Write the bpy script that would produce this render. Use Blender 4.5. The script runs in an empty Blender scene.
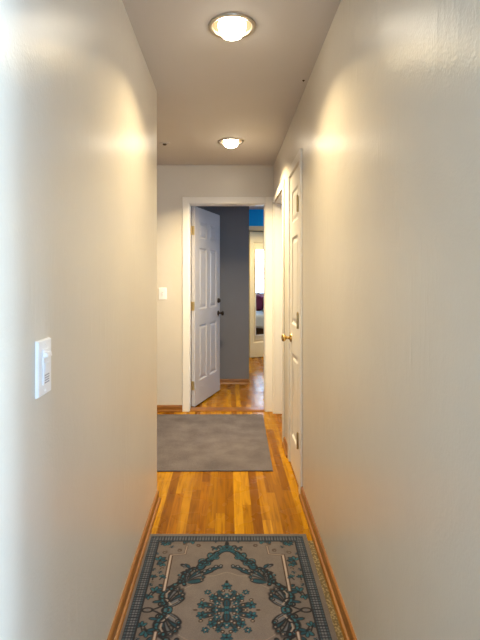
import bpy, bmesh, math, random
import numpy as np
from mathutils import Vector, Matrix, Euler

C = bpy.context.scene.collection
R = math.radians
PI = math.pi
H = 2.44            # ceiling height
XL, XR = -0.424, 0.452   # faces of the hall walls
YE = 4.579          # face of the end wall
YG = 5.755          # face of the grey wall past the end door
YB = 7.56           # face of the blue wall

# ------------------------------------------------------------------ materials
def mat(name):
    m = bpy.data.materials.new(name); m.use_nodes = True
    nt = m.node_tree
    return m, nt, nt.nodes['Principled BSDF']

def N(nt, t, **kw):
    n = nt.nodes.new(t)
    for k, v in kw.items():
        if k.startswith('i_'):
            n.inputs[k[2:].replace('_', ' ')].default_value = v
        else:
            setattr(n, k, v)
    return n

def L(nt, a, b): nt.links.new(a, b)

def math_n(nt, op, a, b=None, c=None):
    n = nt.nodes.new('ShaderNodeMath'); n.operation = op
    for i, v in enumerate((a, b, c)):
        if v is None: continue
        if isinstance(v, (int, float)): n.inputs[i].default_value = v
        else: nt.links.new(v, n.inputs[i])
    return n.outputs[0]

def ramp(nt, fac, stops, interp='LINEAR'):
    n = nt.nodes.new('ShaderNodeValToRGB'); n.color_ramp.interpolation = interp
    el = n.color_ramp.elements
    while len(el) < len(stops): el.new(0.5)
    for e, (p, c) in zip(el, stops):
        e.position = p; e.color = (*c, 1)
    nt.links.new(fac, n.inputs[0])
    return n.outputs[0]

def plain(name, col, rough=.5, metal=0., spec=.5):
    m, nt, b = mat(name)
    b.inputs['Base Color'].default_value = (*col, 1)
    b.inputs['Roughness'].default_value = rough
    b.inputs['Metallic'].default_value = metal
    b.inputs['Specular IOR Level'].default_value = spec
    return m

def paint(name, col, rough=.35, spec=.5, bump=.12, var=.03, streak=0.0):
    """rolled wall paint: slight mottling, fine roller stipple and broad trowel waves"""
    m, nt, b = mat(name)
    tc = N(nt, 'ShaderNodeTexCoord')
    n1 = N(nt, 'ShaderNodeTexNoise', i_Scale=2.3, i_Detail=4.)
    L(nt, tc.outputs['Object'], n1.inputs['Vector'])
    lo = tuple(max(0, c * (1 - var)) for c in col); hi = tuple(min(1, c * (1 + var)) for c in col)
    L(nt, ramp(nt, n1.outputs[0], [(.3, lo), (.7, hi)]), b.inputs['Base Color'])
    n2 = N(nt, 'ShaderNodeTexNoise', i_Scale=140., i_Detail=3.)
    L(nt, tc.outputs['Object'], n2.inputs['Vector'])
    n3 = N(nt, 'ShaderNodeTexNoise', i_Scale=7., i_Detail=3., i_Distortion=.6)
    L(nt, tc.outputs['Object'], n3.inputs['Vector'])
    hgt = math_n(nt, 'ADD', math_n(nt, 'MULTIPLY', n2.outputs[0], .0016), math_n(nt, 'MULTIPLY', n3.outputs[0], .006))
    if streak > 0:   # diagonal trowel marks under the paint, in a few patches
        mp = N(nt, 'ShaderNodeMapping'); mp.inputs['Rotation'].default_value = (R(38), 0, 0); mp.inputs['Scale'].default_value = (1, 30, 4)
        L(nt, tc.outputs['Object'], mp.inputs['Vector'])
        n4 = N(nt, 'ShaderNodeTexNoise', i_Scale=1.3, i_Detail=4.)
        L(nt, mp.outputs[0], n4.inputs['Vector'])
        n5 = N(nt, 'ShaderNodeTexNoise', i_Scale=2.0, i_Detail=1.)
        L(nt, tc.outputs['Object'], n5.inputs['Vector'])
        msk = math_n(nt, 'MULTIPLY', math_n(nt, 'SUBTRACT', n5.outputs[0], .5), 4.)
        msk.node.use_clamp = True
        ridge = math_n(nt, 'POWER', n4.outputs[0], 6.)
        hgt = math_n(nt, 'ADD', hgt, math_n(nt, 'MULTIPLY', math_n(nt, 'MULTIPLY', ridge, msk), streak))
    bp = N(nt, 'ShaderNodeBump'); bp.inputs['Strength'].default_value = bump; bp.inputs['Distance'].default_value = 1.
    L(nt, hgt, bp.inputs['Height']); L(nt, bp.outputs[0], b.inputs['Normal'])
    b.inputs['Roughness'].default_value = rough
    b.inputs['Specular IOR Level'].default_value = spec
    return m

def oak_floor():
    m, nt, b = mat('oak_strip_floor'); b.inputs['Specular IOR Level'].default_value = .1
    tc = N(nt, 'ShaderNodeTexCoord')
    sp = N(nt, 'ShaderNodeSeparateXYZ'); L(nt, tc.outputs['Object'], sp.inputs[0])
    x, y = sp.outputs[0], sp.outputs[1]
    W, LEN = .051, 1.15
    fx = math_n(nt, 'DIVIDE', math_n(nt, 'ADD', x, 10.013), W)
    row = math_n(nt, 'FLOOR', fx)
    wn = N(nt, 'ShaderNodeTexWhiteNoise', noise_dimensions='1D'); L(nt, row, wn.inputs['W'])
    fy = math_n(nt, 'ADD', math_n(nt, 'DIVIDE', math_n(nt, 'ADD', y, 20.), LEN), math_n(nt, 'MULTIPLY', wn.outputs[0], 7.3))
    col = math_n(nt, 'FLOOR', fy)
    cv = N(nt, 'ShaderNodeCombineXYZ'); L(nt, row, cv.inputs[0]); L(nt, col, cv.inputs[1])
    w2 = N(nt, 'ShaderNodeTexWhiteNoise', noise_dimensions='3D'); L(nt, cv.outputs[0], w2.inputs['Vector'])
    base = ramp(nt, w2.outputs[0], [(0., (.155, .053, .001)), (.25, (.24, .096, .0015)), (.55, (.31, .138, .002)), (.8, (.43, .215, .010)), (1., (.25, .092, .001))])
    # grain, stretched along the boards and shifted from board to board
    ad = N(nt, 'ShaderNodeVectorMath', operation='MULTIPLY_ADD')
    L(nt, w2.outputs['Color'], ad.inputs[0]); ad.inputs[1].default_value = (9, 9, 9); L(nt, tc.outputs['Object'], ad.inputs[2])
    mp = N(nt, 'ShaderNodeMapping'); mp.inputs['Scale'].default_value = (55, 3.2, 1); L(nt, ad.outputs[0], mp.inputs['Vector'])
    g = N(nt, 'ShaderNodeTexNoise', i_Scale=1., i_Detail=5., i_Distortion=.8); L(nt, mp.outputs[0], g.inputs['Vector'])
    gr = ramp(nt, g.outputs[0], [(.3, (.60, .52, .45)), (.52, (1, 1, 1)), (.75, (1.12, 1.1, 1.05)), (.85, (.8, .74, .68))])
    mx = N(nt, 'ShaderNodeMix', data_type='RGBA', blend_type='MULTIPLY'); mx.inputs[0].default_value = 1.
    L(nt, base, mx.inputs[6]); L(nt, gr, mx.inputs[7])
    # joints
    ex = math_n(nt, 'ABSOLUTE', math_n(nt, 'SUBTRACT', math_n(nt, 'FRACT', fx), .5))
    ey = math_n(nt, 'ABSOLUTE', math_n(nt, 'SUBTRACT', math_n(nt, 'FRACT', fy), .5))
    jx = math_n(nt, 'GREATER_THAN', ex, .482); jy = math_n(nt, 'GREATER_THAN', ey, .4985)
    j = math_n(nt, 'MAXIMUM', jx, jy)
    m2 = N(nt, 'ShaderNodeMix', data_type='RGBA'); L(nt, math_n(nt, 'MULTIPLY', j, .55), m2.inputs[0])
    L(nt, mx.outputs[2], m2.inputs[6]); m2.inputs[7].default_value = (.12, .045, .012, 1)
    L(nt, m2.outputs[2], b.inputs['Base Color'])
    n3 = N(nt, 'ShaderNodeTexNoise', i_Scale=5., i_Detail=2.); L(nt, tc.outputs['Object'], n3.inputs['Vector'])
    L(nt, math_n(nt, 'ADD', math_n(nt, 'MULTIPLY', n3.outputs[0], .14), .2), b.inputs['Roughness'])
    bp = N(nt, 'ShaderNodeBump'); bp.inputs['Strength'].default_value = .08; bp.inputs['Distance'].default_value = .002
    L(nt, math_n(nt, 'SUBTRACT', math_n(nt, 'MULTIPLY', n3.outputs[0], .5), j), bp.inputs['Height'])
    L(nt, bp.outputs[0], b.inputs['Normal'])
    return m

def oak_trim():
    m, nt, b = mat('varnished_oak_trim')
    tc = N(nt, 'ShaderNodeTexCoord')
    mp = N(nt, 'ShaderNodeMapping'); mp.inputs['Scale'].default_value = (6, 2.0, 60); L(nt, tc.outputs['Object'], mp.inputs['Vector'])
    g = N(nt, 'ShaderNodeTexNoise', i_Scale=1., i_Detail=5., i_Distortion=.5); L(nt, mp.outputs[0], g.inputs['Vector'])
    L(nt, ramp(nt, g.outputs[0], [(.3, (.17, .066, .014)), (.6, (.27, .112, .024)), (.85, (.34, .155, .04))]), b.inputs['Base Color'])
    b.inputs['Roughness'].default_value = .3
    return m

def mat_carpet(name, c0, c1, scale=6.):
    m, nt, b = mat(name)
    tc = N(nt, 'ShaderNodeTexCoord')
    a = N(nt, 'ShaderNodeTexNoise', i_Scale=scale, i_Detail=5.); L(nt, tc.outputs['Object'], a.inputs['Vector'])
    f = N(nt, 'ShaderNodeTexNoise', i_Scale=170., i_Detail=2.); L(nt, tc.outputs['Object'], f.inputs['Vector'])
    s = math_n(nt, 'ADD', math_n(nt, 'MULTIPLY', a.outputs[0], .6), math_n(nt, 'MULTIPLY', f.outputs[0], .4))
    L(nt, ramp(nt, s, [(.35, c0), (.65, c1)]), b.inputs['Base Color'])
    bp = N(nt, 'ShaderNodeBump'); bp.inputs['Strength'].default_value = .6; bp.inputs['Distance'].default_value = .004
    L(nt, f.outputs[0], bp.inputs['Height']); L(nt, bp.outputs[0], b.inputs['Normal'])
    b.inputs['Roughness'].default_value = .95; b.inputs['Specular IOR Level'].default_value = .15
    return m

def mat_rug():
    m, nt, b = mat('woven_rug_pile')
    at = N(nt, 'ShaderNodeVertexColor', layer_name='weave')
    tc = N(nt, 'ShaderNodeTexCoord')
    a = N(nt, 'ShaderNodeTexNoise', i_Scale=16., i_Detail=5.); L(nt, tc.outputs['Object'], a.inputs['Vector'])
    f = N(nt, 'ShaderNodeTexNoise', i_Scale=260., i_Detail=2.); L(nt, tc.outputs['Object'], f.inputs['Vector'])
    s = math_n(nt, 'ADD', math_n(nt, 'MULTIPLY', a.outputs[0], .5), math_n(nt, 'MULTIPLY', f.outputs[0], .5))
    g = ramp(nt, s, [(.3, (.80, .80, .80)), (.7, (1.2, 1.18, 1.16))])
    mx = N(nt, 'ShaderNodeMix', data_type='RGBA', blend_type='MULTIPLY'); mx.inputs[0].default_value = 1.
    L(nt, at.outputs[0], mx.inputs[6]); L(nt, g, mx.inputs[7]); L(nt, mx.outputs[2], b.inputs['Base Color'])
    bp = N(nt, 'ShaderNodeBump'); bp.inputs['Strength'].default_value = .5; bp.inputs['Distance'].default_value = .003
    L(nt, f.outputs[0], bp.inputs['Height']); L(nt, bp.outputs[0], b.inputs['Normal'])
    b.inputs['Roughness'].default_value = .9; b.inputs['Specular IOR Level'].default_value = .2
    return m

def mat_mesh_pad():
    m, nt, b = mat('tan_waffle_pad')
    tc = N(nt, 'ShaderNodeTexCoord')
    v = N(nt, 'ShaderNodeTexVoronoi', i_Scale=95.); L(nt, tc.outputs['Object'], v.inputs['Vector'])
    L(nt, ramp(nt, v.outputs['Distance'], [(.15, (.27, .205, .11)), (.6, (.09, .062, .026))]), b.inputs['Base Color'])
    b.inputs['Roughness'].default_value = .9
    return m

def mat_emit(name, col, s):
    m, nt, b = mat(name)
    b.inputs['Base Color'].default_value = (.9, .9, .88, 1)
    b.inputs['Emission Color'].default_value = (*col, 1); b.inputs['Emission Strength'].default_value = s
    return m

def mat_glass():
    m = bpy.data.materials.new('window_glass'); m.use_nodes = True
    nt = m.node_tree; nt.nodes.clear()
    o = N(nt, 'ShaderNodeOutputMaterial'); t = N(nt, 'ShaderNodeBsdfTransparent'); g = N(nt, 'ShaderNodeBsdfGlossy'); g.inputs['Roughness'].default_value = .02
    x = N(nt, 'ShaderNodeMixShader'); x.inputs[0].default_value = .06
    L(nt, t.outputs[0], x.inputs[1]); L(nt, g.outputs[0], x.inputs[2]); L(nt, x.outputs[0], o.inputs[0])
    return m

LAMP = (1., .78, .44)
M = dict(
    beige=paint('beige_semigloss_paint', (.62, .582, .522), rough=.31, spec=.6, bump=.35, streak=.05),
    ceil=paint('flat_ceiling_paint', (.56, .535, .53), rough=.7, spec=.25, bump=.12, var=.02),
    grey=paint('slate_grey_paint', (.165, .175, .222), rough=.45, bump=.1),
    blue=paint('bright_blue_paint', (.001, .33, .88), rough=.6, spec=.15, bump=.1),
    white=paint('white_trim_paint', (.80, .78, .75), rough=.32, bump=.03, var=.01),
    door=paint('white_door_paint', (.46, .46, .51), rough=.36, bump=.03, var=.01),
    cream=paint('cream_door_paint', (.76, .68, .47), rough=.4, bump=.03, var=.01),
    floor=oak_floor(), oak=oak_trim(),
    mat=mat_carpet('grey_pile', (.082, .072, .083), (.142, .127, .142)),
    rug=mat_rug(), pad=mat_mesh_pad(),
    brass=plain('aged_brass', (.60, .42, .16), .25, 1.),
    dull=plain('tarnished_brass', (.46, .36, .19), .4, 1.),
    dark=plain('dark_bronze', (.05, .04, .035), .35, .8),
    chrome=plain('brushed_nickel', (.55, .50, .43), .28, 1.),
    reflect=plain('cream_reflector', (.075, .042, .015), .45, .1),
    bulb=mat_emit('frosted_bulb', (1., .88, .68), 22.),
    plastic=plain('white_plastic', (.86, .86, .88), .3),
    grille=plain('grey_slots', (.38, .38, .42), .5),
    mirror=plain('mirror_silver', (.9, .93, .95), .02, 1.),
    glass=mat_glass(),
    bed=mat_carpet('pale_blue_bedding', (.50, .60, .75), (.62, .72, .85), 4.),
    pillow=plain('dark_pillow', (.03, .025, .035), .8), plum=plain('plum_pillow', (.18, .02, .07), .8),
    hook=plain('dark_iron', (.06, .035, .02), .5, .5),
)

# ------------------------------------------------------------------ mesh helpers
def obj(name, bm, m, parent=None, smooth=False, bevel=0.):
    bmesh.ops.recalc_face_normals(bm, faces=bm.faces)
    me = bpy.data.meshes.new(name); bm.to_mesh(me); bm.free()
    me.materials.append(m)
    if smooth:
        for p in me.polygons: p.use_smooth = True
    o = bpy.data.objects.new(name, me); C.objects.link(o)
    if parent: o.parent = parent
    if bevel > 0:
        b = o.modifiers.new('soft_edges', 'BEVEL'); b.width = bevel; b.segments = 2; b.limit_method = 'ANGLE'; b.angle_limit = R(40)
    return o

def tag(o, label=None, cat=None, group=None, kind=None):
    if label: o['label'] = label
    if cat: o['category'] = cat
    if group: o['group'] = group
    if kind: o['kind'] = kind
    return o

def empty(name, loc=(0, 0, 0), rz=0.):
    o = bpy.data.objects.new(name, None); C.objects.link(o)
    o.location = loc; o.rotation_euler = (0, 0, rz); o.empty_display_size = .05
    return o

def bx(bm, x0, x1, y0, y1, z0, z1):
    v = [bm.verts.new((x, y, z)) for x in (x0, x1) for y in (y0, y1) for z in (z0, z1)]
    for f in ((0, 1, 3, 2), (4, 6, 7, 5), (0, 4, 5, 1), (2, 3, 7, 6), (0, 2, 6, 4), (1, 5, 7, 3)):
        bm.faces.new([v[i] for i in f])
    return bm

def boxes(*bs):
    bm = bmesh.new()
    for b in bs: bx(bm, *b)
    return bm

def lathe(bm, prof, n=32, axis='Z', center=(0, 0, 0), cap=True):
    """prof: list of (radius, height) along the axis"""
    rings = []
    for r, h in prof:
        ring = []
        for i in range(n):
            a = 2 * PI * i / n
            p = Vector((r * math.cos(a), r * math.sin(a), h))
            if axis == 'X': p = Vector((p.z, p.x, p.y))
            if axis == 'Y': p = Vector((p.x, p.z, p.y))
            ring.append(bm.verts.new(p + Vector(center)))
        rings.append(ring)
    for a, b in zip(rings, rings[1:]):
        for i in range(n):
            bm.faces.new((a[i], a[(i + 1) % n], b[(i + 1) % n], b[i]))
    if cap:
        bm.faces.new(rings[0][::-1]); bm.faces.new(rings[-1])
    return bm

def extrude_profile(bm, prof, p0, p1, out):
    """prof: (distance from wall, height) polygon swept from p0 to p1; out = unit vector off the wall"""
    o = Vector((out[0], out[1], 0))
    a = [bm.verts.new(Vector((p0[0], p0[1], 0)) + o * d + Vector((0, 0, z))) for d, z in prof]
    b = [bm.verts.new(Vector((p1[0], p1[1], 0)) + o * d + Vector((0, 0, z))) for d, z in prof]
    n = len(prof)
    for i in range(n):
        bm.faces.new((a[i], a[(i + 1) % n], b[(i + 1) % n], b[i]))
    bm.faces.new(a[::-1]); bm.faces.new(b)

BASE = [(0, 0), (.024, 0), (.024, .010), (.020, .018), (.0125, .021), (.0125, .050), (.009, .060), (.003, .064), (0, .064)]
def baseboard(name, *runs):
    bm = bmesh.new()
    for p0, p1, out in runs: extrude_profile(bm, BASE, p0, p1, out)
    return tag(obj(name, bm, M['oak']), kind='structure', label=None)

def struct(name, bm, m, **k): return tag(obj(name, bm, m, **k), kind='structure')

def wall_with_holes(axis, a0, a1, t0, t1, holes, z1=H):
    """axis 'X': runs along x, thickness t in y; axis 'Y': runs along y, thickness t in x. holes: (u0,u1,z0,z1)"""
    bm = bmesh.new()
    us = sorted({a0, a1, *[h[0] for h in holes], *[h[1] for h in holes]})
    for u0, u1 in zip(us, us[1:]):
        mid = (u0 + u1) / 2
        zs = [(h[2], h[3]) for h in holes if h[0] < mid < h[1]]
        segs = []; z = -.02 if not any(lo <= 0 for lo, hi in zs) else 0.
        for lo, hi in sorted(zs):
            if lo > z: segs.append((z, lo))
            z = hi
        if z < z1: segs.append((z, z1))
        for s0, s1 in segs:
            if axis == 'X': bx(bm, u0, u1, t0, t1, s0, s1)
            else: bx(bm, t0, t1, u0, u1, s0, s1)
    bmesh.ops.remove_doubles(bm, verts=bm.verts, dist=1e-5)
    # drop the inner faces where two boxes meet
    seen = {}
    for f in bm.faces:
        seen.setdefault(tuple(sorted(v.index for v in f.verts)), []).append(f)
    return bm

# ------------------------------------------------------------------ the shell
X0, X1, Y0, Y1 = -2.5, 3.1, -3.1, 8.7
struct('floor', boxes((X0, X1, Y0, Y1, -.08, 0)), M['floor'])

LIGHTS = [(.018, 2.04), (.024, 3.775), (.80, 6.95)]
HOLE = .090
def make_ceiling():
    bm = bmesh.new(); n = 48; s = .25
    ys = [Y0]
    for x, y in LIGHTS:
        ys += [y - s, y + s]
    ys.append(Y1)
    def q(x0, x1, y0, y1):
        bm.faces.new([bm.verts.new(p) for p in ((x0, y0, H), (x0, y1, H), (x1, y1, H), (x1, y0, H))])
    prev = Y0
    for x, y in LIGHTS:
        q(X0, X1, prev, y - s); q(X0, x - s, y - s, y + s); q(x + s, X1, y - s, y + s)
        for i in range(n):
            def pt(k, sq):
                a = 2 * PI * k / n; c, d = math.cos(a), math.sin(a)
                r = s / max(abs(c), abs(d)) if sq else HOLE
                return (x + c * r, y + d * r, H)
            bm.faces.new([bm.verts.new(p) for p in (pt(i, 1), pt(i, 0), pt(i + 1, 0), pt(i + 1, 1))])
        prev = y + s
    q(X0, X1, prev, Y1)
    # roof skin above, so that no sky comes in
    bm.faces.new([bm.verts.new(p) for p in ((X0, Y0, H + .3), (X1, Y0, H + .3), (X1, Y1, H + .3), (X0, Y1, H + .3))])
    bmesh.ops.remove_doubles(bm, verts=bm.verts, dist=1e-5)
    return bm
struct('ceiling', make_ceiling(), M['ceil'])
struct('wall_attic', boxes((X0, X0 + .02, Y0, Y1, H + .001, H + .32), (X1 - .02, X1, Y0, Y1, H + .001, H + .32), (X0, X1, Y0, Y0 + .02, H + .001, H + .32), (X0, X1, Y1 - .02, Y1, H + .001, H + .32)), M['ceil'])

D_END = (-.385, .370, 0, 2.06)          # end doorway, along x
D_CLO = (2.87, 3.335, 0, 2.055)         # closet doorway, along y
D_SIDE = (3.745, 4.505, 0, 2.055)       # open doorway by the corner
D_FAR = (.335, 1.10, 0, 2.10)           # doorway in the blue wall
W_NEAR = (-.20, .74, .35, 2.30); W_BATH = (3.75, 4.35, 1.15, 2.0); W_BED = (5.4, 6.05, .92, 2.08)
W_BACK = (.2, 2.2, .5, 2.2)

Y_OPEN = .82                             # near end of the right wall: the hall opens to a room behind the camera
struct('wall_left', wall_with_holes('Y', Y0, 2.755, XL - .12, XL, []), M['beige'])
struct('wall_right', wall_with_holes('Y', Y_OPEN, YE, XR, XR + .12, [D_CLO, D_SIDE]), M['beige'])
struct('wall_end', wall_with_holes('X', X0, 3.0, YE, YE + .12, [D_END]), M['beige'])
struct('wall_alcove_front', boxes((X0, XL - .12, 2.655, 2.755, -.02, H)), M['beige'])
struct('wall_alcove_left', boxes((X0, X0 + .1, 2.755, YG, -.02, H)), M['beige'])
struct('wall_near_side', boxes((XR + .12, 3.0, Y_OPEN, Y_OPEN + .1, -.02, H)), M['white'])
struct('wall_bath_side', boxes((XR + .12, 3.0, 3.45, 3.55, -.02, H)), M['white'])
struct('wall_outer', wall_with_holes('Y', Y0, Y1, 3.0, 3.1, [W_NEAR, W_BATH, W_BED]), M['white'])
struct('wall_back', wall_with_holes('X', XL - .12, 3.0, Y0, Y0 + .1, [W_BACK]), M['white'])
struct('wall_grey', boxes((X0, .262, YG, YG + .1, -.02, H), (.162, .262, YG + .1, YB, -.02, H)), M['grey'])
struct('wall_blue', wall_with_holes('X', .162, 3.0, YB, YB + .1, [D_FAR]), M['blue'])
struct('wall_far_closet', boxes((.1, .2, YB + .1, Y1, -.02, H), (1.3, 1.4, YB + .1, Y1, -.02, H), (.2, 1.3, Y1 - .1, Y1, -.02, H)), M['grey'])

baseboard('baseboard_left', ((XL, -3), (XL, 2.755), (1, 0)))
baseboard('baseboard_right', ((XR, Y_OPEN), (XR, 2.80), (-1, 0)), ((XR, 3.405), (XR, 3.675), (-1, 0)))
baseboard('baseboard_end', ((X0 + .1, YE), (-.452, YE), (0, -1)))
baseboard('baseboard_grey', ((X0 + .1, YG), (.262, YG), (0, -1)))
baseboard('baseboard_alcove', ((X0 + .1, 2.755), (XL, 2.755), (0, 1)))

# ------------------------------------------------------------------ door casings
CW, CT = .066, .014
def casing_x(name, d, y, t, out, right_cut=None, both=False):
    """white casing + jamb lining of an opening in a wall that runs along x"""
    u0, u1, _, z1 = d
    bm = bmesh.new()
    for face, s in ((y, -1), (y + t, 1)):
        r = u1 + CW if right_cut is None or s > 0 else right_cut
        y0, y1 = (face - CT, face) if s < 0 else (face, face + CT)
        bx(bm, u0 - CW, u0, y0, y1, 0, z1 + CW); bx(bm, u1, r, y0, y1, 0, z1 + CW); bx(bm, u0, u1, y0, y1, z1, z1 + CW)
    for a, b in ((u0, u0 + .008), (u1 - .008, u1)): bx(bm, a, b, y, y + t, 0, z1)
    bx(bm, u0, u1, y, y + t, z1 - .008, z1)
    return tag(obj(name, bm, M['white'], bevel=.004), kind='structure')

def casing_y(name, d, x, t, far_cut=None):
    u0, u1, _, z1 = d
    bm = bmesh.new()
    for face, s in ((x, -1), (x + t, 1)):
        e = u1 + CW if far_cut is None else far_cut
        x0, x1 = (face - CT, face) if s < 0 else (face, face + CT)
        bx(bm, x0, x1, u0 - CW, u0, 0, z1 + CW - .005); bx(bm, x0, x1, u1, e, 0, z1 + CW - .005); bx(bm, x0, x1, u0, u1, z1, z1 + CW - .005)
    for a, b in ((u0, u0 + .008), (u1 - .008, u1)): bx(bm, x, x + t, a, b, 0, z1)
    bx(bm, x, x + t, u0, u1, z1 - .008, z1)
    return tag(obj(name, bm, M['white'], bevel=.004), kind='structure')

casing_x('trim_1', D_END, YE, .12, -1, right_cut=XR - .001)['label'] = 'white casing around the doorway at the end of the hall'
casing_y('trim_2', D_CLO, XR, .12)['label'] = 'white casing around the narrow closet door on the right wall'
casing_y('trim_3', D_SIDE, XR, .12, far_cut=YE - CT - .001)['label'] = 'white casing around the open doorway at the far right corner'
cx = casing_x('trim_4', D_FAR, YB, .1, -1); cx['label'] = 'cream casing around the mirrored door in the blue wall'; cx.data.materials[0] = M['cream']

# oak saddle under the end door
bm = bmesh.new()
sad = [(-.005, 0), (.125, 0), (.125, .004), (.105, .014), (.015, .014), (-.005, .004)]
va = [bm.verts.new((D_END[0] + .008, YE + d, z)) for d, z in sad]; vb = [bm.verts.new((D_END[1] - .008, YE + d, z)) for d, z in sad]
for i in range(6): bm.faces.new((va[i], va[(i + 1) % 6], vb[(i + 1) % 6], vb[i]))
bm.faces.new(va[::-1]); bm.faces.new(vb)
struct('trim_5', bm, M['oak'])['label'] = 'oak threshold under the open white door'

# ------------------------------------------------------------------ panel doors
def leaf_bm(w, h, t, cols, rows):
    """panel door standing at z=0, hinge edge at x=0, faces at y=0 and y=-t; cols and rows are panel spans"""
    bm = bmesh.new()
    xs = sorted({0, w, *[c for p in cols for c in p]}); zs = sorted({0, h, *[c for p in rows for c in p]})
    rings = [(0, 0), (.012, .009), (.026, .009), (.045, .002)]
    for y, s in ((0, -1), (-t, 1)):
        for x0, x1 in zip(xs, xs[1:]):
            for z0, z1 in zip(zs, zs[1:]):
                if any(abs(x0 - c[0]) < 1e-6 for c in cols) and any(abs(z0 - r[0]) < 1e-6 for r in rows):
                    prev = None
                    for ins, dep in rings:
                        k = min(ins, (x1 - x0) * .4, (z1 - z0) * .4)
                        ring = [bm.verts.new(p) for p in ((x0 + k, y + s * dep, z0 + k), (x1 - k, y + s * dep, z0 + k), (x1 - k, y + s * dep, z1 - k), (x0 + k, y + s * dep, z1 - k))]
                        if prev:
                            for i in range(4): bm.faces.new((prev[i], prev[(i + 1) % 4], ring[(i + 1) % 4], ring[i]))
                        prev = ring
                    bm.faces.new(prev)
                else:
                    bm.faces.new([bm.verts.new(p) for p in ((x0, y, z0), (x1, y, z0), (x1, y, z1), (x0, y, z1))])
    for a, b in zip(xs, xs[1:]):
        for z in (0, h): bm.faces.new([bm.verts.new(p) for p in ((a, 0, z), (b, 0, z), (b, -t, z), (a, -t, z))])
    for a, b in zip(zs, zs[1:]):
        for x in (0, w): bm.faces.new([bm.verts.new(p) for p in ((x, 0, a), (x, 0, b), (x, -t, b), (x, -t, a))])
    bmesh.ops.remove_doubles(bm, verts=bm.verts, dist=1e-5)
    return bm

ROWS = [(.24, .82), (.98, 1.62), (1.72, 1.90)]
def two_cols(w): return [(.115, w / 2 - .045), (w / 2 + .045, w - .115)]

def knob_bm(y, s, both=None):
    """rose, neck and ball along -y (s=-1) or +y (s=1), centred on the origin"""
    prof = [(.030, 0), (.031, .006), (.024, .010), (.011, .014), (.010, .034), (.018, .040), (.026, .050), (.027, .058), (.022, .066), (.010, .070), (.001, .0705)]
    bm = bmesh.new(); lathe(bm, [(r, y + s * h) for r, h in prof], 24, 'Y'); return bm

def hinge_bm():
    """butt hinge on the hinge edge: leaf plate plus knuckle"""
    bm = boxes((-.0025, .0005, -.034, 0, -.045, .045))
    lathe(bm, [(.006, -.047), (.006, .047)], 12, 'Z', (-.003, .004, 0))
    return bm

# door 1: opens away from the hall, hinged at its left
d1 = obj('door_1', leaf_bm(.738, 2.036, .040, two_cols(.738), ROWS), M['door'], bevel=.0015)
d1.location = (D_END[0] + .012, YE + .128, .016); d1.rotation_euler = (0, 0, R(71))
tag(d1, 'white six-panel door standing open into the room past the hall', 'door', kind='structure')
for z in (.21, 1.02, 1.79):
    h = obj('hinge', hinge_bm(), M['dull'], d1); h.location = (0, 0, z); h['label'] = 'tarnished brass hinge'
k = obj('door_knob', knob_bm(-.040, -1), M['dark'], d1, smooth=True); k.location = (.678, 0, .90); k['label'] = 'dark door knob'
k = obj('door_knob', knob_bm(0, 1), M['dark'], d1, smooth=True); k.location = (.678, 0, .90); k['label'] = 'dark door knob'
bm = bmesh.new(); lathe(bm, [(.028, -.040), (.028, -.052), (.020, -.060), (.019, -.066), (.002, -.067)], 24, 'Y')
lathe(bm, [(.028, 0), (.028, .012), (.020, .016)], 24, 'Y'); bx(bm, -.006, .006, .016, .034, -.016, .016)
k = obj('deadbolt', bm, M['dark'], d1); k.location = (.678, 0, 1.045); k['label'] = 'dark deadbolt'
bm = boxes((.7375, .7395, -.032, -.008, .86, .94), (.7375, .7395, -.032, -.008, 1.01, 1.08))
obj('latch_plate', bm, M['dull'], d1)['label'] = 'brass latch plates on the door edge'

# door 2: closet door, closed, hinged at its near edge, in the right wall
wc = D_CLO[1] - D_CLO[0] - .022
d2 = obj('door_2', leaf_bm(wc, 2.03, .035, [(.085, wc - .085)], [(.22, .80), (1.0, 1.60), (1.70, 1.92)]), M['white'], bevel=.0015)
# local x -> +Y, local +y -> -X (hall side)
d2.location = (XR - .004, D_CLO[0] + .011, .008); d2.rotation_euler = (0, 0, R(90))
tag(d2, 'narrow white panel closet door with brass knob on the right wall', 'door', kind='structure')
for z in (.30, 1.05, 1.78):
    bm = bmesh.new(); lathe(bm, [(.0065, -.048), (.0065, .048)], 12, 'Z', (.003, .014, 0)); lathe(bm, [(.004, .048), (.006, .052), (.002, .058)], 12, 'Z', (.003, .014, 0)); bx(bm, .0005, .0055, .0, .014, -.045, .045)
    bx(bm, -.002, .022, -.001, .0015, -.045, .045)
    h = obj('hinge', bm, M['dull'], d2); h.location = (0, 0, z); h['label'] = 'brass hinge'
k = obj('door_knob', knob_bm(0, 1), M['brass'], d2, smooth=True); k.location = (wc - .055, 0, .895); k['label'] = 'round polished brass knob'

# door 3: mirrored door in the blue wall, ajar
w3 = .745
d3 = obj('door_3', leaf_bm(w3, 2.07, .035, [(.06, w3 / 2 - .035), (w3 / 2 + .035, w3 - .06)], ROWS), M['cream'], bevel=.0015)
A3 = R(24)
d3.location = (D_FAR[0] + .010, YB + .05, .010); d3.rotation_euler = (0, 0, A3)
tag(d3, 'cream panel door with tall mirror, ajar in the blue wall', 'door', kind='structure')
bm = bmesh.new(); lathe(bm, [(.006, -.05), (.006, .05)], 12, 'Z', (-.004, .004, 0))
for z in (.25, 1.0, 1.8):
    h = obj('hinge', bm.copy(), M['dull'], d3); h.location = (0, 0, z)
bm.free()
k = obj('door_knob', knob_bm(-.035, -1), M['brass'], d3, smooth=True); k.location = (w3 - .06, 0, .92)

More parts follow.
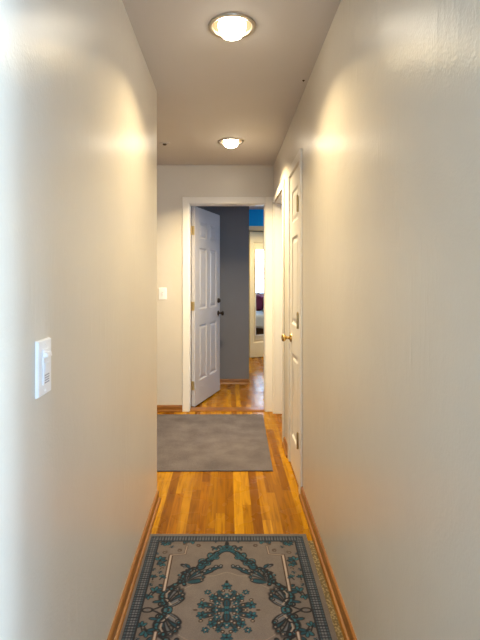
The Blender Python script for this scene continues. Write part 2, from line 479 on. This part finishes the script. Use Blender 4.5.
mr = empty('door_mirror', (0, 0, 0)); mr.matrix_world = d3.matrix_basis @ Matrix.Translation((0, -.036, 0))
mr.location = Vector(d3.location) + Matrix.Rotation(A3, 3, 'Z') @ Vector((0, -.0355, 0)); mr.rotation_euler = (0, 0, A3)
MX0, MX1, MZ0, MZ1 = .105, .50, .37, 1.77
obj('mirror_glass', boxes((MX0, MX1, -.008, -.004, MZ0, MZ1)), M['mirror'], mr)
f = .012
obj('mirror_frame', boxes((MX0 - f, MX0, -.014, 0, MZ0 - f, MZ1 + f), (MX1, MX1 + f, -.014, 0, MZ0 - f, MZ1 + f), (MX0, MX1, -.014, 0, MZ0 - f, MZ0), (MX0, MX1, -.014, 0, MZ1, MZ1 + f), (MX0, MX1, -.003, 0, MZ0, MZ1)), M['white'], mr)
tag(mr, 'tall narrow mirror hung on the cream door, reflecting a window', 'mirror')

# ------------------------------------------------------------------ windows
def window(n, d, axis, t0, t1, grid=(2, 3), label=None):
    u0, u1, z0, z1 = d
    b = lambda bm, a, c, e, f, ta=t0, tb=t1: bx(bm, a, c, ta, tb, e, f) if axis == 'X' else bx(bm, ta, tb, a, c, e, f)
    root = empty(f'window_{n}', ((u0 + u1) / 2, t0, z0) if axis == 'X' else (t0, (u0 + u1) / 2, z0)); root['kind'] = 'structure'
    if label: root['label'] = label
    inv = Matrix.Translation(-Vector(root.location))
    bm = bmesh.new(); w = .045
    b(bm, u0, u0 + w, z0, z1); b(bm, u1 - w, u1, z0, z1); b(bm, u0 + w, u1 - w, z0, z0 + w); b(bm, u0 + w, u1 - w, z1 - w, z1)
    mt = (t0 + t1) / 2
    for i in range(1, grid[0]):
        u = u0 + (u1 - u0) * i / grid[0]; b(bm, u - .01, u + .01, z0 + w, z1 - w, mt - .02, mt + .02)
    for j in range(1, grid[1]):
        z = z0 + (z1 - z0) * j / grid[1]; b(bm, u0 + w, u1 - w, z - .01, z + .01, mt - .0199, mt + .0199)
    bm.transform(inv); obj('window_frame', bm, M['white'], root)
    bm = bmesh.new(); b(bm, u0 + w, u1 - w, z0 + w, z1 - w, mt - .002, mt + .002); bm.transform(inv)
    obj('pane', bm, M['glass'], root)
    # sky portal in the opening
    la = bpy.data.lights.new('sky_portal', 'AREA'); la.shape = 'RECTANGLE'; la.size = u1 - u0; la.size_y = z1 - z0; la.cycles.is_portal = True
    lo = bpy.data.objects.new('sky_portal', la); C.objects.link(lo)
    if axis == 'X':   # room lies at +y
        lo.location = ((u0 + u1) / 2, t0 - .01, (z0 + z1) / 2); lo.rotation_euler = (R(90), 0, 0)
    else:             # room lies at -x
        lo.location = (t1 + .01, (u0 + u1) / 2, (z0 + z1) / 2); lo.rotation_euler = (R(90), 0, R(90))
    return root
window(1, W_NEAR, 'Y', 3.0, 3.1)
window(2, W_BATH, 'Y', 3.0, 3.1, (1, 2))
window(3, W_BED, 'Y', 3.0, 3.1, (3, 3))
window(4, W_BACK, 'X', Y0, Y0 + .1, (3, 2))

# the bed under the bedroom window (seen in the mirror)
bd = empty('bed', (2.45, 5.7, 0)); tag(bd, 'low bed with pale blue cover under the bedroom window, seen in the mirror', 'bed')
obj('bed_base', boxes((-.5, .5, -.95, .95, .0, .28)), M['hook'], bd, bevel=.01)
obj('mattress', boxes((-.52, .52, -.97, .97, .28, .56)), M['bed'], bd, bevel=.05)
for i, (y, mm, lab) in enumerate(((5.15, 'pillow', 'dark pillow at the near end of the bed'), (5.7, 'plum', 'plum pillow in the middle of the bed'), (6.25, 'pillow', 'dark pillow at the far end of the bed'))):
    bm = bmesh.new(); bmesh.ops.create_uvsphere(bm, u_segments=24, v_segments=16, radius=1)
    for v in bm.verts:
        p = v.co; v.co = Vector([math.copysign(abs(c) ** .6, c) for c in p]); v.co.x *= .085; v.co.y *= .25; v.co.z *= .18
    p = obj('pillow', bm, M[mm], smooth=True); p.location = (2.84, y, .742); p.rotation_euler = (0, R(12), 0)
    tag(p, lab, 'pillow', 'pillows on the bed')

# ------------------------------------------------------------------ recessed ceiling lights
def ceiling_light(x, y, label, watts, spread=128):
    root = empty('recessed_ceiling_light', (x, y, H)); tag(root, label, 'ceiling light', 'recessed ceiling lights')
    bm = bmesh.new()
    lathe(bm, [(.086, .003), (.0865, -.004), (.091, -.009), (.098, -.010), (.104, -.007), (.106, 0.0), (.095, .003)], 48, cap=False)
    obj('trim_ring', bm, M['chrome'], root, smooth=True)['label'] = 'thin metal trim ring'
    bm = bmesh.new(); lathe(bm, [(.0885, -.002), (.086, .012), (.074, .05), (.060, .10), (.030, .14), (.001, .145)], 48, cap=False)
    obj('reflector', bm, M['reflect'], root, smooth=True)['label'] = 'cream reflector cone'
    bm = bmesh.new(); lathe(bm, [(.001, -.050), (.026, -.0485), (.045, -.041), (.056, -.027), (.060, -.012), (.062, .006), (.058, .026), (.046, .056), (.030, .084), (.022, .12), (.001, .135)], 40, cap=False)
    obj('bulb', bm, M['bulb'], root, smooth=True)['label'] = 'lit frosted flood bulb'
    la = bpy.data.lights.new('flood_beam', 'AREA'); la.shape = 'DISK'; la.size = .10; la.energy = watts; la.color = LAMP; la.spread = R(spread)
    lo = bpy.data.objects.new('flood_beam', la); C.objects.link(lo); lo.parent = root; lo.location = (0, 0, -.054)
ceiling_light(*LIGHTS[0], 'round recessed ceiling light nearest the viewer, with glowing bulb', 12.5, 130)
ceiling_light(*LIGHTS[1], 'farther recessed ceiling light, just in front of the end doorway', 52., 138)
ceiling_light(*LIGHTS[2], 'recessed ceiling light in the far room before the mirrored door', 26., 130)

# ------------------------------------------------------------------ switches
ds = empty('dimmer_switch', (XL, 1.052, 1.128)); ds.rotation_euler = (0, 0, R(90))   # local +y -> -X (into wall), local x -> Y
tag(ds, 'white dimmer switch with lever and slotted vents on the left wall', 'light switch')
def plate_bm(w, h, t):
    bm = boxes((-w / 2, w / 2, -t, 0, -h / 2, h / 2))
    for v in bm.verts:
        if v.co.y < -t / 2: v.co.x *= .93; v.co.z *= .96
    return bm
obj('cover_plate', plate_bm(.078, .128, .008), M['plastic'], ds, bevel=.002)
obj('switch_body', boxes((-.017, .017, -.0115, -.008, -.038, .042)), M['plastic'], ds, bevel=.001)
bm = boxes((-.016, .012, -.021, -.010, -.006, .006)); bm.transform(Matrix.Rotation(R(-14), 4, 'X')); bm.transform(Matrix.Translation((-.004, 0, .026)))
obj('lever', bm, M['plastic'], ds, bevel=.002)
obj('sensor_window', boxes((-.013, .013, -.013, -.0115, -.012, .012)), M['plastic'], ds, bevel=.001)
obj('vent', boxes(*[(-.013, .013, -.0122, -.0115, -.035 + i * .0055, -.032 + i * .0055) for i in range(4)]), M['grille'], ds)['label'] = 'grey slotted vent'
for z in (.053, -.053):
    bm = bmesh.new(); lathe(bm, [(.0035, 0), (.003, -.0012), (.001, -.0015)], 12, 'Y'); s = obj('screw', bm, M['plastic'], ds); s.location = (0, -.0078, z)

ls = empty('light_switch', (-.648, YE, 1.168)); tag(ls, 'white toggle light switch on the end wall left of the doorway', 'light switch')
obj('cover_plate', plate_bm(.078, .120, .006), M['plastic'], ls, bevel=.002)
bm = boxes((-.005, .005, -.018, -.004, -.012, .012)); bm.transform(Matrix.Rotation(R(15), 4, 'X')); obj('toggle', bm, M['plastic'], ls, bevel=.001)
obj('toggle_slot', boxes((-.007, .007, -.0066, -.006, -.015, .015)), M['grille'], ls)
for z in (.03, -.03):
    bm = bmesh.new(); lathe(bm, [(.0035, 0), (.003, -.0012), (.001, -.0015)], 12, 'Y'); s = obj('screw', bm, M['plastic'], ls); s.location = (0, -.0058, z)

# small fixings on the ceiling
hk = empty('ceiling_fitting', (-.525, 3.83, H)); tag(hk, 'small round dark-centred fitting on the ceiling past the end of the left wall', 'ceiling fitting')
bm = bmesh.new(); lathe(bm, [(.046, 0), (.044, -.004), (.022, -.006), (.020, -.004)], 28); obj('mounting_plate', bm, M['ceil'], hk)
bm = bmesh.new(); lathe(bm, [(.017, -.004), (.017, -.011), (.012, -.015), (.002, -.016)], 20); obj('fitting_cap', bm, M['hook'], hk)['label'] = 'dark centre cap'
bm = bmesh.new(); lathe(bm, [(.007, 0), (.0065, -.003), (.002, -.005)], 12); lathe(bm, [(.0016, -.004), (.0016, -.009)], 8)
nl = obj('ceiling_nail', bm, M['hook']); nl.location = (.425, 2.60, H); tag(nl, 'tiny dark nail in the ceiling beside the right wall', 'nail')

# ------------------------------------------------------------------ grey mat
def slab_poly(poly, z0, z1):
    bm = bmesh.new()
    a = [bm.verts.new((x, y, z0)) for x, y in poly]; b = [bm.verts.new((x, y, z1)) for x, y in poly]
    n = len(poly)
    for i in range(n): bm.faces.new((a[i], a[(i + 1) % n], b[(i + 1) % n], b[i]))
    bm.faces.new(a[::-1]); bm.faces.new(b)
    return bm
mt = obj('floor_mat', slab_poly([(-1.10, 3.155), (.308, 3.165), (.336, 4.46), (-1.08, 4.455)], .0005, .009), M['mat'], bevel=.003)
tag(mt, 'plain grey mat on the oak floor before the open door', 'mat')

# ------------------------------------------------------------------ patterned rug
RW, RL, RY, RX = .405, .543, 1.835, -.005
TAUPE = np.array((.116, .101, .104)); DEEP = np.array((.010, .011, .018)); NAVY = np.array((.016, .020, .034)); TEAL = np.array((.009, .044, .075))
TEAL2 = np.array((.016, .082, .122)); SLATE = np.array((.075, .082, .105)); PALE = np.array((.27, .225, .215)); OUTER = np.array((.11, .095, .095)); BROWN = np.array((.035, .022, .020))
def make_rug():
    st = .0027
    nx, ny = int(2 * RW / st), int(2 * RL / st)
    us = np.linspace(-RW, RW, nx + 1); vs = np.linspace(-RL, RL, ny + 1)
    U, V = np.meshgrid(us, vs); U = U.ravel(); V = V.ravel()
    u, v = np.abs(U), np.abs(V)
    col = np.tile(TAUPE, (len(U), 1))
    rng = random.Random(5)
    def blend(i, a, c): col[i] = col[i] * (1 - a[:, None]) + c * a[:, None]
    def ell(cx, cy, rx, ry, ang, c, soft=.25, ring=None):
        m = max(rx, ry) * 1.3
        i = np.where((np.abs(u - cx) < m) & (np.abs(v - cy) < m))[0]
        if not len(i): return
        dx, dy = u[i] - cx, v[i] - cy; ca, sa = math.cos(ang), math.sin(ang)
        d = np.sqrt(((dx * ca + dy * sa) / rx) ** 2 + ((-dx * sa + dy * ca) / ry) ** 2)
        a = np.clip((1 - d) / soft + .5, 0, 1)
        blend(i, a, c)
    def stroke(pts, w, c, w1=None):
        w1 = w if w1 is None else w1
        P = np.array(pts)
        for k in range(len(P) - 1):
            a, b = P[k], P[k + 1]; ww = w + (w1 - w) * k / max(1, len(P) - 2)
            m = ww * 1.5
            i = np.where((u > min(a[0], b[0]) - m) & (u < max(a[0], b[0]) + m) & (v > min(a[1], b[1]) - m) & (v < max(a[1], b[1]) + m))[0]
            if not len(i): continue
            d = b - a; L2 = max(1e-9, d @ d)
            t = np.clip(((u[i] - a[0]) * d[0] + (v[i] - a[1]) * d[1]) / L2, 0, 1)
            dist = np.hypot(u[i] - a[0] - t * d[0], v[i] - a[1] - t * d[1])
            blend(i, np.clip((ww - dist) / .0025 + .5, 0, 1), c)
    def arc(cx, cy, r0, r1, a0, a1, n=14):
        return [(cx + (r0 + (r1 - r0) * k / n) * math.cos(R(a0 + (a1 - a0) * k / n)), cy + (r0 + (r1 - r0) * k / n) * math.sin(R(a0 + (a1 - a0) * k / n))) for k in range(n + 1)]
    def leaf(x, y, l, w, deg, c, vein=None):
        a = R(deg); ell(x + l * .5 * math.cos(a), y + l * .5 * math.sin(a), l * .5, w, a, c)
        if vein is not None: stroke([(x, y), (x + l * .8 * math.cos(a), y + l * .8 * math.sin(a))], .0022, vein)
    def flower(x, y, r, n=5, c=TEAL, c2=TEAL2, mid=PALE, ph=0):
        for k in range(n):
            a = R(ph + 360 * k / n); ell(x + r * .6 * math.cos(a), y + r * .6 * math.sin(a), r * .52, r * .36, a, DEEP)
            ell(x + r * .62 * math.cos(a), y + r * .62 * math.sin(a), r * .40, r * .25, a, c if k % 2 else c2)
        ell(x, y, r * .24, r * .24, 0, mid)
    def cluster(x, y, a, b, deg, curl=1):
        """an acanthus leaf: dark body, pale and teal ribs fanning across it, a curl at its tip"""
        th = R(deg); c, d = math.cos(th), math.sin(th)
        P = lambda s_, t_: (x + s_ * a * c - t_ * b * d, y + s_ * a * d + t_ * b * c)
        for k in range(7):                                   # lobed rim
            s_ = -.85 + 1.7 * k / 6; q = P(s_, .72 * math.sqrt(max(0, 1 - s_ * s_)) * curl)
            ell(q[0], q[1], a * .26, b * .34, th + .5 * curl, DEEP); ell(q[0], q[1], a * .17, b * .20, th + .5 * curl, TEAL if k % 2 else SLATE)
        ell(x, y, a * .95, b * .70, th, DEEP)
        for k in range(6):
            s_ = -.75 + 1.35 * k / 5; p0 = P(s_ * .8 - .12, -.50 * curl * (1 - s_ * s_ * .4)); p1 = P(s_ + .12, .50 * curl * math.sqrt(max(.1, 1 - s_ * s_))); m = P(s_ - .02, 0)
            stroke([p0, m, p1], b * .085, (TEAL2, PALE * .8, SLATE * 1.4)[k % 3], b * .05)
        q = P(.98, .15 * curl); stroke(arc(q[0], q[1], b * .42, b * .10, deg - 60, deg + 300 * curl), b * .13, DEEP); stroke(arc(q[0], q[1], b * .32, b * .08, deg - 60, deg + 260 * curl), b * .07, PALE * .55)
    # subtle darker shade in the guard band
    g = np.where((u > .275) | (v > .455))[0]; col[g] = col[g] * .90
    # --- plain centre with a scalloped outline
    rad = np.sqrt((u / .208) ** 2 + (v / .226) ** 2); ang = np.arctan2(v / .226, u / .208)
    lim = 1 + .03 * np.cos(ang * 12)
    i = np.where(rad < lim)[0]; blend(i, np.clip((lim[i] - rad[i]) / .03, 0, 1), TAUPE * 1.10)
    i = np.where(np.abs(rad - lim) < .012)[0]; blend(i, np.full(len(i), .5), PALE * .8)
    # --- wreath: long scroll from the top flower, then fanned leaves down the side
    def fan(x, y, a0, a1, n, l0, l1, w):
        for k in range(n):
            t = k / (n - 1); a = a0 + (a1 - a0) * t; l = l0 + (l1 - l0) * math.sin(t * PI)
            leaf(x, y, l, w * 1.35, a, DEEP); leaf(x, y, l * .92, w * .85, a, (TEAL, SLATE * 1.2, TAUPE * .8)[k % 3])
            e = (x + l * .85 * math.cos(R(a)), y + l * .85 * math.sin(R(a))); q = (x + l * .5 * math.cos(R(a + 7)), y + l * .5 * math.sin(R(a + 7)))
            stroke([(x, y), q, e], .0035, DEEP, .0015)
            stroke([(x + .004, y), (q[0] + .004, q[1]), e], .0016, PALE * .7 if k % 2 else TEAL2)
            ell(e[0], e[1], w * .55, w * .55, 0, DEEP); ell(e[0], e[1], w * .28, w * .28, 0, TEAL2 if k % 2 else PALE * .6)
    top = [(.0, .400), (.020, .398), (.042, .380), (.060, .350), (.082, .325), (.108, .300), (.120, .270)]
    stroke(top, .013, DEEP, .022); stroke(top, .007, TEAL, .014); stroke([(a_ + .004, b_ + .004) for a_, b_ in top], .002, TEAL2)
    for x, y, r, a in ((.034, .414, .020, -30), (.072, .362, .022, -60), (.112, .318, .020, -40), (.052, .340, .014, 130), (.092, .296, .016, 140)):
        stroke(arc(x, y, r, r * .3, a, a + 300), .005, DEEP, .003); stroke(arc(x, y, r * .9, r * .3, a, a + 280), .002, TEAL2); ell(x, y, r * .3, r * .3, 0, TEAL)
    low = [(.028, .270), (.050, .266), (.076, .246), (.100, .232)]
    stroke(low, .009, DEEP, .017); stroke(low, .004, TEAL, .009)
    for x, y in low: ell(x, y + .010, .010, .012, .5, DEEP); ell(x, y + .010, .005, .006, .5, SLATE * 1.5)
    # the side leaf groups, each a fan with a scrolled outer rib
    fan(.168, .165, 75, 165, 7, .070, .100, .013)
    stroke([(.182, .150), (.196, .185), (.194, .225), (.170, .255), (.135, .266)], .010, DEEP, .006); stroke([(.184, .155), (.196, .187), (.192, .224), (.170, .250), (.138, .262)], .0045, TEAL2, .002)
    stroke(arc(.176, .212, .022, .006, 40, 330), .004, DEEP, .002)
    fan(.238, .018, 62, 138, 8, .085, .130, .014)
    stroke([(.236, .010), (.262, .045), (.270, .090), (.252, .130), (.215, .160), (.18, .168)], .011, DEEP, .006); stroke([(.240, .015), (.262, .048), (.268, .090), (.250, .126), (.215, .155)], .005, TEAL2, .002)
    stroke([(.225, .03), (.248, .062), (.250, .095), (.234, .122)], .0032, PALE * .8)
    stroke(arc(.216, .092, .026, .006, 0, 300), .004, DEEP, .002); stroke(arc(.19, .062, .018, .005, 90, 380), .004, DEEP, .002)
    stroke(arc(.232, .0, .030, .012, -90, 220), .006, DEEP, .003); stroke(arc(.232, .0, .024, .009, -90, 200), .003, TEAL2)
    stroke([(.262, .112), (.285, .108), (.312, .100)], .004, DEEP); stroke([(.245, .03), (.275, .012), (.298, 0)], .004, DEEP)
    leaf(.19, .275, .03, .010, 40, DEEP); flower(.188, .280, .016, 5, TEAL, SLATE, DEEP, 10); flower(.0, .425, .026, 6, TEAL, TEAL2, DEEP, 18); leaf(.0, .44, .036, .010, 90, DEEP)
    for x, y, d in ((.168, .262, 60), (.188, .165, 40), (.262, .135, 30), (.268, .05, -10), (.05, .41, 40)):
        leaf(x, y, .036, .009, d, DEEP); leaf(x, y, .030, .0055, d, TEAL)
    for k in range(26):       # small dark curls filling the wreath between its leaves
        t = k / 25; px = [(.03, .425), (.09, .33), (.150, .262), (.195, .215), (.225, .150), (.262, .085), (.245, .005)]
        f_ = t * (len(px) - 1); n0 = min(int(f_), len(px) - 2); g_ = f_ - n0
        x = px[n0][0] * (1 - g_) + px[n0 + 1][0] * g_ + rng.uniform(-.012, .012); y = px[n0][1] * (1 - g_) + px[n0 + 1][1] * g_ + rng.uniform(-.012, .012)
        a = rng.random() * 360; stroke(arc(x, y, .015, .004, a, a + 320), .0038, DEEP, .002)
        if k % 2: ell(x, y, .005, .005, 0, TEAL2)
    # --- centre medallion: an open diamond of florets
    for x, y, l, w, d in ((.0, .012, .055, .014, 90), (.012, .0, .055, .013, 0), (.045, .020, .058, .012, 12), (.014, .045, .060, .011, 68), (.035, .042, .040, .010, 48)):
        leaf(x, y, l, w * 1.3, d, DEEP); leaf(x, y, l * .85, w * .75, d, TEAL, BROWN)
    for x, y, r in ((0, .0, .022), (.040, .0, .016), (.098, .028, .021), (.056, .074, .018), (.0, .080, .017), (.0, .140, .022), (.080, .104, .015), (.030, .104, .013), (.038, .038, .015)):
        flower(x, y, r, 6, TEAL2, TEAL, PALE * .9 if r in (.016, .017, .015) else DEEP, 15)
    for x, y in ((.03, .018), (.062, .052), (.015, .112), (.075, .0), (.045, .092), (.10, .058), (.018, .060), (.066, .028), (.03, .068)):
        ell(x, y, .009, .008, .4, BROWN); ell(x, y, .004, .0035, .2, PALE * .9)
    leaf(.115, 0, .020, .004, 0, BROWN); leaf(0, .158, .022, .006, 90, DEEP)
    # --- stepped pale corner bars
    bar = [(.265, .116), (.266, .362), (.200, .372), (.196, .437)]
    stroke(bar[:2], .0105, BROWN * 1.2); stroke(bar[1:], .006, BROWN * 1.4); stroke(bar[:2], .0042, PALE * 1.15); stroke(bar[1:], .003, PALE * .75)
    # --- sprays in the guard band
    def spray(x, y, d, s=1.):
        stroke([(x - .03 * s * math.cos(R(d)), y - .03 * s * math.sin(R(d))), (x, y)], .003, DEEP)
        for k in (-75, -25, 25, 75):
            leaf(x, y, .034 * s, .010 * s, d + k, DEEP); leaf(x, y, .030 * s, .0062 * s, d + k, TEAL if k > 0 else TEAL2)
        ell(x, y, .006 * s, .006 * s, 0, DEEP)
    for x, y, d, s_ in ((.300, .478, 160, 1.1), (.305, .462, -60, .8), (.312, .322, 110, 1.0), (.298, .300, -50, .8), (.300, .108, 120, 1.0), (.325, .085, -70, .8), (.215, .478, 180, .8), (.165, .478, 0, .8), (.325, .20, 90, .6), (.285, .20, 120, .6)):
        spray(x, y, d, s_)
    for x, y in ((.335, .375), (.270, .43), (.332, .255), (.30, .235), (.11, .482), (.055, .476), (.328, .150)):
        flower(x, y, .011, 5, TEAL, SLATE, DEEP, rng.random() * 70)
    eye = [(.336 - .021 + .021 * math.cos(t), .012 * math.sin(t)) for t in np.linspace(0, 2 * PI, 20)]
    stroke(eye, .0035, DEEP); ell(.315, 0, .007, .005, 0, SLATE)
    for x, y in ((.30, .385), (.315, .345), (.29, .26), (.21, .455), (.03, .482), (.23, .40), (.315, .17), (.14, .44)):
        stroke(arc(x, y, .013, .004, rng.random() * 360, rng.random() * 360 + 300), .002, BROWN * 1.3)
    # --- dark border of small checks, plain binding outside
    e = np.minimum(RW - u, RL - v)
    i = np.where((e < .064) & (e >= .019))[0]; col[i] = NAVY
    along = np.where((RW - u) < (RL - v), V, U)[i]; ee = e[i]
    cell = np.mod(along, .0145) / .0145; row = np.floor((ee - .020) / .0105)
    lite = (cell > .42) & (np.mod((ee - .020) / .0105, 1) > .34) & (row >= 0) & (row < 4)
    sel = i[lite]; rr = row[lite]
    col[sel] = np.where(((rr == 0) | (rr == 3))[:, None], TEAL * .6 + SLATE * .4, SLATE * 1.25)
    i = np.where((e < .068) & (e >= .064))[0]; col[i] = DEEP * 1.4
    i = np.where(e < .019)[0]; col[i] = OUTER
    # --- mesh
    z = .0105
    Zr = np.full(len(U), z)
    co = np.stack([U, V, Zr], 1)
    verts = [tuple(p) for p in co.tolist()]
    faces = []; w = nx + 1
    for j in range(ny):
        for k in range(nx):
            a = j * w + k; faces.append((a, a + 1, a + 1 + w, a + w))
    edge = [k for k in range(w)] + [j * w + nx for j in range(1, ny + 1)] + [ny * w + k for k in range(nx - 1, -1, -1)] + [j * w for j in range(ny - 1, 0, -1)]
    b0 = len(verts)
    verts += [(co[i][0], co[i][1], .0035) for i in edge]
    n = len(edge)
    for k in range(n): faces.append((edge[k], b0 + k, b0 + (k + 1) % n, edge[(k + 1) % n]))
    faces.append(tuple(b0 + k for k in range(n - 1, -1, -1)))
    me = bpy.data.meshes.new('patterned_rug'); me.from_pydata(verts, [], faces)
    ca = me.color_attributes.new('weave', 'FLOAT_COLOR', 'POINT')
    full = np.ones((len(verts), 4), np.float32); full[:len(U), :3] = np.clip(col, 0, 1); full[len(U):, :3] = OUTER
    ca.data.foreach_set('color', full.ravel())
    me.materials.append(M['rug']); me.update()
    o = bpy.data.objects.new('patterned_rug', me); C.objects.link(o)
    o.location = (RX, RY, 0)
    return tag(o, 'taupe rug with teal flowers, dark scrolls and checked border', 'rug')
make_rug()
pd = obj('rug_pad', slab_poly([(RX - .412, RY - .54), (RX + .43, RY - .54), (RX + .432, RY + .495), (RX - .412, RY + .495)], .0003, .0034), M['pad'])
tag(pd, 'tan waffle rug pad sticking out under the right edge of the patterned rug', 'rug pad')

# ------------------------------------------------------------------ light and camera
w = bpy.data.worlds.new('daylight'); bpy.context.scene.world = w; w.use_nodes = True
bg = w.node_tree.nodes['Background']; bg.inputs[0].default_value = (.52, .75, 1., 1); bg.inputs[1].default_value = 17.

sn = bpy.data.lights.new('low_sun', 'SUN'); sn.energy = 3.; sn.angle = R(9); sn.color = (.58, .80, 1.)
so = bpy.data.objects.new('low_sun', sn); C.objects.link(so); so.location = (8, -1, 2.5)
so.rotation_euler = Vector((-1, .105, -.05)).to_track_quat('-Z', 'Y').to_euler()

cam = bpy.data.cameras.new('camera'); co = bpy.data.objects.new('camera', cam); C.objects.link(co)
co.location = (0, 0, 1.333); co.rotation_euler = (R(90), 0, 0)
cam.sensor_fit = 'VERTICAL'; cam.sensor_height = 36; cam.sensor_width = 27; cam.lens = 462 / 640 * 36
cam.shift_x = 12 / 640; cam.shift_y = -43 / 640; cam.clip_start = .02
S = bpy.context.scene; S.camera = co
S.view_settings.view_transform = 'Standard'; S.view_settings.look = 'None'; S.view_settings.gamma = 1.; S.view_settings.exposure = 0.
S.view_settings.use_curve_mapping = False
S.cycles.use_denoising = True; S.cycles.max_bounces = 12; S.cycles.diffuse_bounces = 6; S.cycles.sample_clamp_indirect = 8.
